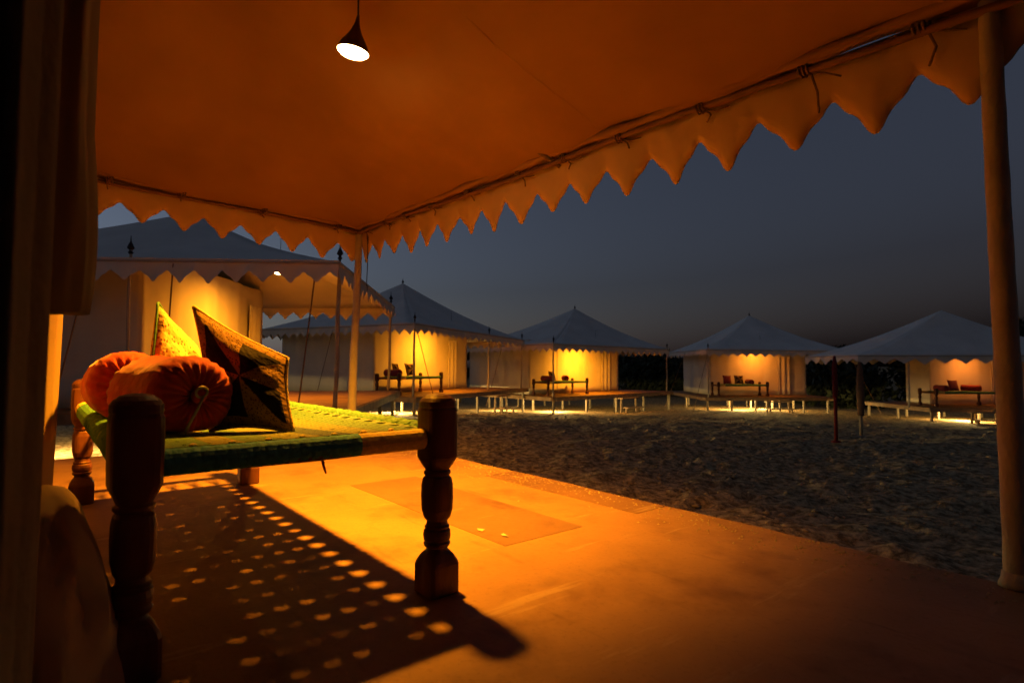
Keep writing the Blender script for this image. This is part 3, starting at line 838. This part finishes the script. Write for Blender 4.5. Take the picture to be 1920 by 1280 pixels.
# ------------------------------------------------------------------ other tents of the camp
def far_tent(N, fdir, W, D, eave, rise, label, setback=2.1, bx=(0.25, None), pitch=0.33, dz=None, band=0.14, teeth=0.15, lamp_at=None, lamp_p=200,
             poles=(0.0, 0.5, 1.0), lamp_label=None, door=0.72, ropes=(), posts_h=None, cols=12, drop_f=0.0, lamp_cone=110, lamp_aim=(0, 0.25, -1), finials=True, body=None, apx=0.0):
    """N: near front eave corner (world x,y); fdir: unit vector along the front eave; local x along the front, y to the back, z above sand datum"""
    rz = math.atan2(fdir[1], fdir[0])
    t = empty("canvas_tent", (N[0], N[1], 0), rz); tag(t, label, "tent", "canvas tents of the camp")
    bx0 = bx[0]; bx1 = bx[1] if bx[1] is not None else W-bx[0]
    E = lambda x, y: eave-drop_f*x/W
    # roof: concave pyramid
    ap = Vector((W/2+apx, D/2, eave+rise))
    def roof(u, v):
        # u round the eave 0..4, v up
        k = int(min(3, math.floor(u*4))); w = u*4-k
        cs = [(0, 0), (W, 0), (W, D), (0, D)]
        a = cs[k]; b = cs[(k+1) % 4]
        p = Vector((a[0]+(b[0]-a[0])*w, a[1]+(b[1]-a[1])*w, 0)); p.z = E(p.x, p.y)
        sag = -0.03*math.sin(PI*w)
        q = p.lerp(ap, v); q.z += (sag*(1-v)-0.13*math.sin(PI*v)*rise/1.5*(0.6+.4*math.cos(2*PI*w)))
        return q
    MB().grid(roof, 64, 14).build("roof", M['roofcloth'], t, smooth=True, solid=0.01)
    e = [(0, 0), (W, 0), (W, D), (0, D), (0, 0)]
    for k in range(4):
        a = e[k]; b = e[k+1]
        valance((*a, E(*a)), (*b, E(*b)), pitch, band, teeth, cols=cols, phase=.2, seed=k+int(W*10), swing=-0.03, wave=.015).build("valance", M['canvas'], t, smooth=True)
        MB().tube([(*a, E(*a)-.01), (*b, E(*b)-.01)], 0.018, 6).build("eave_pipe", M['metal'], t)
    # body walls
    wy0, wy1 = setback, (D-0.25 if body is None else setback+body)
    def wall(a, b, amp=.02, nm="wall", z1=None):
        a = Vector((*a, 0)); b = Vector((*b, 0)); d = b-a; nn = Vector((-d.y, d.x, 0)).normalized()
        def g(u, v):
            p = a+d*u; top = (E(p.x, p.y)+.25)
            o_ = amp*(math.sin(u*d.length*5.2+1)+.5*math.sin(u*d.length*13))*(0.5+.5*v)-0.05*math.sin(PI*u*2)*math.sin(PI*v)*.5
            p = p+nn*o_; p.z = dz+0.01+(top-dz)*v
            return p
        return MB().grid(g, 44, 8).build(nm, M['canvas'], t, smooth=True, solid=0.006)
    wall((bx0, wy0), (bx1, wy0)); wall((bx1, wy0), (bx1, wy1)); wall((bx1, wy1), (bx0, wy1)); wall((bx0, wy1), (bx0, wy0))
    # door flap with its pale edge
    xd = bx0+(bx1-bx0)*door
    wd = 0.55
    def flap(u, v): return (xd+wd*u, wy0-0.05-0.03*math.sin(u*14)-.02*v, dz+0.03+1.75*v)
    f_ = MB().grid(flap, 24, 6).build("door_flap", M['canvas'], t, smooth=True, solid=0.006)
    MB().tube([(xd, wy0-.07, dz+.05), (xd+.01, wy0-.10, dz+1.0), (xd-.01, wy0-.08, dz+1.6)], 0.012, 6).build("flap_cord", M['paper'], f_)
    for k in poles:
        x = W*k; x = min(max(x, .08), W-.08)
        pl = pole((x, 0.10, dz-0.0), (x, 0.06, E(x, 0)+.02), 0.032, 0.028, M['metal'], parent=t, n=8, wob=.006)
        if finials: finial(t, (x, 0.06, E(x, 0)+0.02))
    if finials:
        finial(t, (ap.x, ap.y, ap.z-.12)); finial(t, (0.05, D-.05, E(0, D)))
    for a, b in ropes:
        MB().tube([a, Vector(a).lerp(Vector(b), .5)+Vector((0, 0, -.02)), b], 0.010, 5).build("guy_rope", M['rope'], t)
    # raised deck
    dk = empty("raised_deck", (N[0], N[1], 0), rz)
    return t, dk, rz

def finial(t, p):
    prof = [(.014, 0), (.014, .08), (.035, .10), (.014, .13), (.045, .16), (.03, .20), (.010, .24), (.003, .32)]
    MB().rings([[(p[0]+r*math.cos(2*PI*k/8), p[1]+r*math.sin(2*PI*k/8), p[2]+z) for k in range(8)] for r, z in prof]).build("finial", M['dark'], t, smooth=True)

def deck(dk, label, W, D, dz, x0=-.1, y0=-.1, nx=5, ny=3, tick=0.07, bright=None):
    tag(dk, label, "deck", "raised decks under the tents")
    MB().box((x0, y0, dz-tick), (W+.1, D+.1, dz)).build("deck_top", M['floor'], dk)
    MB().box((x0-.02, y0-.03, dz-tick-.07), (W+.12, y0-.004, dz-.012)).build("fascia", M['wood_grey'], dk)
    MB().box((x0-.03, y0-.002, dz-tick-.07), (x0-.004, D+.1, dz-.012)).build("fascia", M['wood_grey'], dk)
    mw = dk.matrix_world if False else Matrix.Translation(dk.location) @ Matrix.Rotation(dk.rotation_euler.z, 4, 'Z')
    for i in range(nx):
        for j in range(ny):
            x = x0+.12+(W-.1)*i/(nx-1); y = y0+.12+(D-.1)*j/(ny-1)
            w = mw @ Vector((x, y, 0)); g = gz(w.x, w.y)-.06
            MB().box((x-.032, y-.032, g), (x+.032, y+.032, dz-tick-.002)).build("post", M['wood_pale'], dk)

def local_world(o, p):
    return Matrix.Translation(o.location) @ Matrix.Rotation(o.rotation_euler.z, 4, 'Z') @ Vector(p)

def unit(a, b):
    d = math.hypot(b[0]-a[0], b[1]-a[1]); return ((b[0]-a[0])/d, (b[1]-a[1])/d)

def deck_light(dk, p, power, label):
    w = local_world(dk, p)
    r_ = empty("deck_light", w); tag(r_, label, "lamp", "lamps under the raised decks")
    MB().box((-.10, -.05, .0), (.10, .05, .05)).build("housing", M['dark'], r_)
    MB().box((-.09, -.04, -.012), (.09, .04, -.001)).build("lens", M['led'], r_)
    ld = bpy.data.lights.new("deck_light", 'POINT'); ld.energy = power*3.0; ld.color = (1.0, 0.66, 0.20); ld.shadow_soft_size = 0.05
    lo = bpy.data.objects.new("lamp_light", ld); COL.objects.link(lo); lo.parent = r_; lo.location = (0, 0, -.07)

def steps(w, rz, h, n, label, wd=0.62):
    r_ = empty("wooden_steps", w, rz); tag(r_, label, "steps", "wooden steps up to the decks")
    for i in range(n):
        z = h*(n-i-.45)/n; y = -0.26*(i+.35)
        MB().box((-wd/2-.03, y-.13, z-.025), (wd/2+.03, y+.13, z+.02)).build("tread", M['wood_grey'], r_)
        for sx in (-1, 1):
            MB().bar((sx*(wd/2-.02), y, 0), (sx*(wd/2-.05), y, z-.027), .05, .07).build("leg", M['wood_grey'], r_)
    return r_

def porch_bed(dk, x, y, dz, label, bols, cush):
    w = local_world(dk, (x, y, dz)); rz = dk.rotation_euler.z
    charpoy(w, rz, label, detail=False)
    for (bx, by, ex, ey, mt, lb) in bols:
        bolster(local_world(dk, (x+bx, y+by, dz+.64)), local_world(dk, (x+ex, y+ey, dz+.64)), 0.115, mt, lb, "bolsters on the beds", ribbon=False)
    for (cx, cy, an, mt, lb) in cush:
        h = .20; c_, s_ = math.cos(an)*h, math.sin(an)*h
        pts = [(cx-c_, cy+.12-s_, .94), (cx+c_, cy+.12+s_, .92), (cx+c_, cy+s_, .54), (cx-c_, cy-s_, .54)]
        pillow([local_world(dk, (x+a, y+b, dz+z)) for a, b, z in pts], 0.06, mt, lb, n=10, group="cushions on the beds")

# --- first neighbour on the left
N1 = (-2.24, 7.40); F1 = (-2.70, 13.2)
t1, d1, rz1 = far_tent(N1, unit(N1, F1), 5.82, 6.4, 2.46, 1.35, "neighbouring canvas tent behind the cushions with lit orange porch", setback=2.75, bx=(.65, 5.25), pitch=.335, dz=.55,
    band=.13, teeth=.15, poles=(.06, .97), cols=16, ropes=(((0, 3.05, 2.42), (-.45, 3.2, .35)), ((0, 2.05, 2.42), (-.02, 2.1, 1.2)), ((.05, .3, 2.4), (-.7, .35, .1))), door=.80)
pole((.06, 2.62, .55), (.06, 2.6, 2.62), .02, .018, M['metal'], parent=t1, n=8)
finial(t1, (.06, 2.6, 2.46))
deck(d1, "raised deck under the neighbouring tent on the left", 5.82, 6.4, .55, nx=4, ny=4)
lamp("pendant_lamp", local_world(d1, (2.6, 1.55, 2.72)), (R(3), 0), "dark cone pendant lamp in the left neighbouring tent's porch", size=.10, cord=.4, power=170, cone=170, mbulb=M['bulb_far'], aim=local_world(d1, (0, .10, 0))-local_world(d1, (0, 0, 0))+Vector((0, 0, -1)))
deck_light(d1, (3.0, 5.5, .40), 22, "bright lamp under the left neighbouring tent's deck")

# --- second tent
N2 = (-2.67, 15.8); F2 = (0.47, 22.0)
def aimv(dk, k): return local_world(dk, (0, 1, 0))-local_world(dk, (0, 0, 0))+Vector((0, 0, -k))
t2, d2, rz2 = far_tent(N2, unit(N2, F2), 6.95, 6.2, 2.27, 1.75, "canvas tent with bright yellow porch wall left of the middle", setback=2.05, bx=(.75, 6.1), pitch=.33, dz=.26, poles=(.01, .62, .99), drop_f=.2, door=.74,
    ropes=(((0, 3, 2.2), (-.6, 3.1, 0)), ((.2, .1, 2.2), (-.2, -.9, -.1))))
deck(d2, "raised deck under the tent left of the middle", 6.95, 6.2, .26)
lamp("pendant_lamp", local_world(d2, (3.0, .75, 2.34)), (0, 0), "pendant lamp in the porch of the tent left of the middle", size=.09, cord=.4, power=165, cone=164, mbulb=M['bulb_far'], aim=aimv(d2, 2.0))
porch_bed(d2, .55, .95, .26, "rope bed before the bright yellow wall left of the middle",
    [(.25, .15, .25, .7, 'bolster_dark', "maroon bolster at the left end of the bed left of the middle")],
    [(.5, .45, .2, 'patchwork', "dark cushion left on the bed left of the middle"), (1.25, .5, -.1, 'patchwork', "dark cushion beside the pole on the bed left of the middle")])
deck_light(d2, (2.6, 3.0, .10), 40, "second bright lamp deep under the deck left of the middle")
deck_light(d2, (1.2, 1.4, .10), 26, "bright lamp under the deck left of the middle")
w = local_world(d2, (4.6, -.15, 0)); w.z = gz(w.x, w.y)
steps(w, rz2, .26-w.z, 2, "low wooden steps at the deck left of the middle", .9)

# --- third tent
N3 = (1.50, 21.0); F3 = (6.99, 25.6)
t3, d3, rz3 = far_tent(N3, unit(N3, F3), 7.16, 6.2, 1.90, 1.80, "canvas tent in the middle with glowing wall and pyramid roof", setback=1.95, bx=(.55, 6.0), pitch=.36, dz=-.03, apx=.8, poles=(.01, .99), drop_f=.08, door=.78,
    ropes=(((.3, .1, 1.8), (-.6, -.8, -.5)), ((0, 3, 1.8), (-.7, 3.1, -.5))))
deck(d3, "raised deck under the middle tent", 7.16, 6.2, -.03, nx=5)
lamp("pendant_lamp", local_world(d3, (3.05, .68, 1.95)), (0, 0), "pendant lamp in the porch of the middle tent", size=.09, cord=.4, power=200, cone=158, mbulb=M['bulb_far'], aim=aimv(d3, 1.9))
porch_bed(d3, .55, .85, -.03, "rope bed before the glowing wall of the middle tent",
    [(.3, .1, .3, .65, 'bolster_dark', "maroon bolster on the middle tent's bed"), (1.2, .2, 1.5, .65, 'bolster', "red bolster at the right on the middle tent's bed")],
    [(.75, .5, .15, 'patchwork', "dark cushion on the middle tent's bed")])
deck_light(d3, (1.3, 1.2, -.19), 34, "bright lamp under the middle tent's deck near the bed")
deck_light(d3, (.4, 3.6, -.19), 20, "bright lamp under the far left of the middle tent's deck")
w = local_world(d3, (4.0, -.15, 0)); w.z = gz(w.x, w.y)
steps(w, rz3, -.03-w.z, 2, "low wooden steps at the middle tent's deck", 1.0)

# --- fourth tent
N4 = (8.45, 25.0)
t4, d4, rz4 = far_tent(N4, (1, 0), 6.3, 6.2, 1.80, 1.75, "canvas tent right of the middle with dim orange wall", setback=1.8, bx=(.75, 5.2), pitch=.40, dz=-.26, poles=(.01,), drop_f=.08, door=.7, ropes=(((.1, .1, 1.75), (-.9, -.9, -.8)), ((0, 3.1, 1.75), (-1.0, 3.2, -.9)), ((6.2, .1, 1.68), (7.0, -.8, -.9))))
deck(d4, "raised deck on pale posts right of the middle", 5.3, 6.2, -.26, nx=6)
lamp("pendant_lamp", local_world(d4, (2.75, 1.0, 1.86)), (0, 0), "pendant lamp in the porch right of the middle", size=.09, cord=.4, power=46, cone=160, mbulb=M['bulb_far'], aim=aimv(d4, 1.2), color=(1, .26, .008))
porch_bed(d4, .75, .7, -.26, "rope bed before the dim orange wall right of the middle",
    [(1.55, .15, 1.55, .7, 'bolster_dark', "maroon bolster on the bed right of the middle")],
    [(.55, .4, .1, 'bolster_dark', "maroon cushion at the left on the bed right of the middle"), (1.1, .45, -.15, 'patchwork', "dark cushion mid way on the bed right of the middle")])
deck_light(d4, (3.6, 2.6, -.42), 30, "second bright lamp deep under the deck right of the middle")
deck_light(d4, (1.9, 1.3, -.42), 34, "bright lamp under the deck right of the middle")
w = Vector((11.35, 24.75, 0)); w.z = gz(w.x, w.y)
steps(w, 0, -.30-w.z, 2, "wooden steps before the deck right of the middle", 1.0)

# --- fifth tent, far right
N5 = (12.0, 20.0)
t5, d5, rz5 = far_tent(N5, (1, 0), 8.6, 3.6, 1.46, 1.75, "shadowy canvas tent at the far right with broad roof", setback=1.7, bx=(3.7, 8.2), pitch=.70, dz=-.34, band=.10, teeth=.20, poles=(.21,), door=.5, finials=False, body=1.3)
d5.location.x += 2.5
deck(d5, "raised deck under the tent at the far right", 6.2, 3.6, -.34, nx=5)
lamp("pendant_lamp", (16.9, 20.9, 1.50), (0, 0), "pendant lamp in the porch at the far right", size=.09, cord=.4, power=20, cone=160, mbulb=M['bulb_far'], aim=(0.1, .7, -1), color=(1, .22, .006))
porch_bed(d5, .55, .5, -.34, "rope bed on the deck at the far right",
    [(.5, .15, .5, .7, 'bolster_dark', "maroon bolster on the bed at the far right"), (1.75, .2, 1.45, .7, 'bolster', "red bolster on the bed at the far right")],
    [(1.0, .45, .1, 'bolster_dark', "maroon cushion on the bed at the far right")])
deck_light(d5, (1.9, 1.0, -.50), 30, "bright lamp under the deck at the far right")
w = Vector((16.05, 19.75, 0)); w.z = gz(w.x, w.y)
steps(w, 0, -.36-w.z, 2, "wooden ladder steps before the deck at the far right", .9)

# ------------------------------------------------------------------ posts standing in the sand
def sand_post(x, y, top, mt_low, mt_wrap, label, wrap0, r=.035, wr=.075):
    g = gz(x, y)
    root = empty("wrapped_post", (x, y, g-.05)); tag(root, label, "post", "wrapped posts in the sand")
    MB().tube([(0, 0, 0), (0.003, 0, wrap0*.5), (0, 0, top-g)], [r*1.1, r, r*.9], 10).build("shaft", mt_low, root, smooth=True)
    pts = []; rr = []
    for i in range(19):
        t = i/18; pts.append((0.006*math.sin(t*9), .006*math.cos(t*7), wrap0+(top-g+.08-wrap0)*t))
        rr.append(wr*(0.35+.65*min(1, math.sin(PI*min(1, .12+t*.9))**.5))*(1+.08*math.sin(i*2.2)))
    MB().tube(pts, rr, 12).build("cloth_wrap", mt_wrap, root, smooth=True)
    MB().tube([(0, 0, .03), (0, 0, .065)], [.10, .08], 12).build("foot", mt_low, root)
sand_post(6.74, 12.05, 1.30, M['redcloth'], M['redcloth'], "thin dark red cloth wrapped post standing in the sand", .95, r=.035, wr=.055)
sand_post(8.14, 13.5, 1.18, M['wood_pale'], M['browncloth'], "pale wooden post with brown cloth hood in the sand", .52, r=.036, wr=.085)
def stub(x, y, h, label):
    g = gz(x, y)
    r_ = empty("wooden_stub", (x, y, g-.03)); tag(r_, label, "post")
    MB().box((-.05, -.05, 0), (.05, .05, h)).build("shaft", M['wood_pale'], r_, bevel=.006)
    MB().box((-.06, -.06, h+.002), (.06, .06, h+.02)).build("cap", M['wood_pale'], r_, bevel=.004)
stub(-2.36, 9.75, .62, "short pale wooden stub in sand beyond the rope bed")

# ------------------------------------------------------------------ trees and bushes behind the camp
def tree(x, y, h, wdt, label, seed, leaves=1500, low=.12):
    rr = random.Random(seed); g = gz(x, y)
    root = empty("bushy_tree", (x, y, g-.1)); tag(root, label, "tree", "dark trees behind the camp")
    tk = MB()
    tk.tube([(0, 0, 0), (.06, .03, h*.25), (-.04, .05, h*.55)], [h*.035, h*.026, h*.014], 8)
    cl = []
    for k in range(7):
        a = rr.uniform(0, 2*PI); rd = rr.uniform(.25, .95)*wdt*.5; z = rr.uniform(low+.2, .85)*h
        p = (rd*math.cos(a), rd*math.sin(a), z); cl.append((p, rr.uniform(.22, .40)*wdt))
        tk.tube([(.02, .04, h*rr.uniform(.2, .5)), (p[0]*.5, p[1]*.5, z*.8), p], [h*.014, h*.009, h*.004], 6)
    cl.append(((0, 0, h*.78), wdt*.33)); cl.append(((0, 0, h*.4), wdt*.42))
    tk.build("trunk", M['bark'], root, smooth=True)
    vs = []; fs = []
    for i in range(leaves):
        c, r_ = rr.choice(cl)
        v = Vector((rr.gauss(0, 1), rr.gauss(0, 1), rr.gauss(0, 1))).normalized()*r_*rr.uniform(.35, 1.08)
        p = Vector(c)+Vector((v.x, v.y, v.z*.8))
        if p.z < h*low: continue
        n = Vector((rr.gauss(0, 1), rr.gauss(0, 1), rr.gauss(0, 1)+.4)).normalized()
        a = n.orthogonal().normalized(); b = n.cross(a); s = rr.uniform(.10, .22)
        k = len(vs)
        vs += [p-a*s*1.5, p-b*s*.6, p+a*s*1.5, p+b*s*.6]; fs.append((k, k+1, k+2, k+3))
    MB().add(vs, fs).build("crown", M['leaf'], root)
TREES = [
    (-3.05, 33.0, 4.3, 1.6, "slim dark tree seen between the two tents left of the middle"),
    (8.2, 42.0, 2.9, 4.2, "low dark bush just right of the middle tent"),
    (11.0, 44.0, 3.2, 4.4, "low dark bush halfway between the two middle right tents"),
    (13.6, 46.0, 2.7, 4.2, "low dark bush just left of the fourth tent"),
    (18.4, 33.0, 2.9, 4.2, "tall dark tree just right of the fourth tent"),
    (21.2, 36.0, 3.2, 4.6, "tall dark tree under the left eave of the far right tent"),
    (22.6, 32.0, 3.5, 4.2, "tall dark tree beside the far right tent's lit wall"),
    (33.5, 38.0, 5.2, 5.0, "tall dark tree at the far right picture edge"),
]
for i, (x, y, h, wd_, lb) in enumerate(TREES): tree(x, y, h, wd_, lb, 20+i, leaves=2600, low=.04)
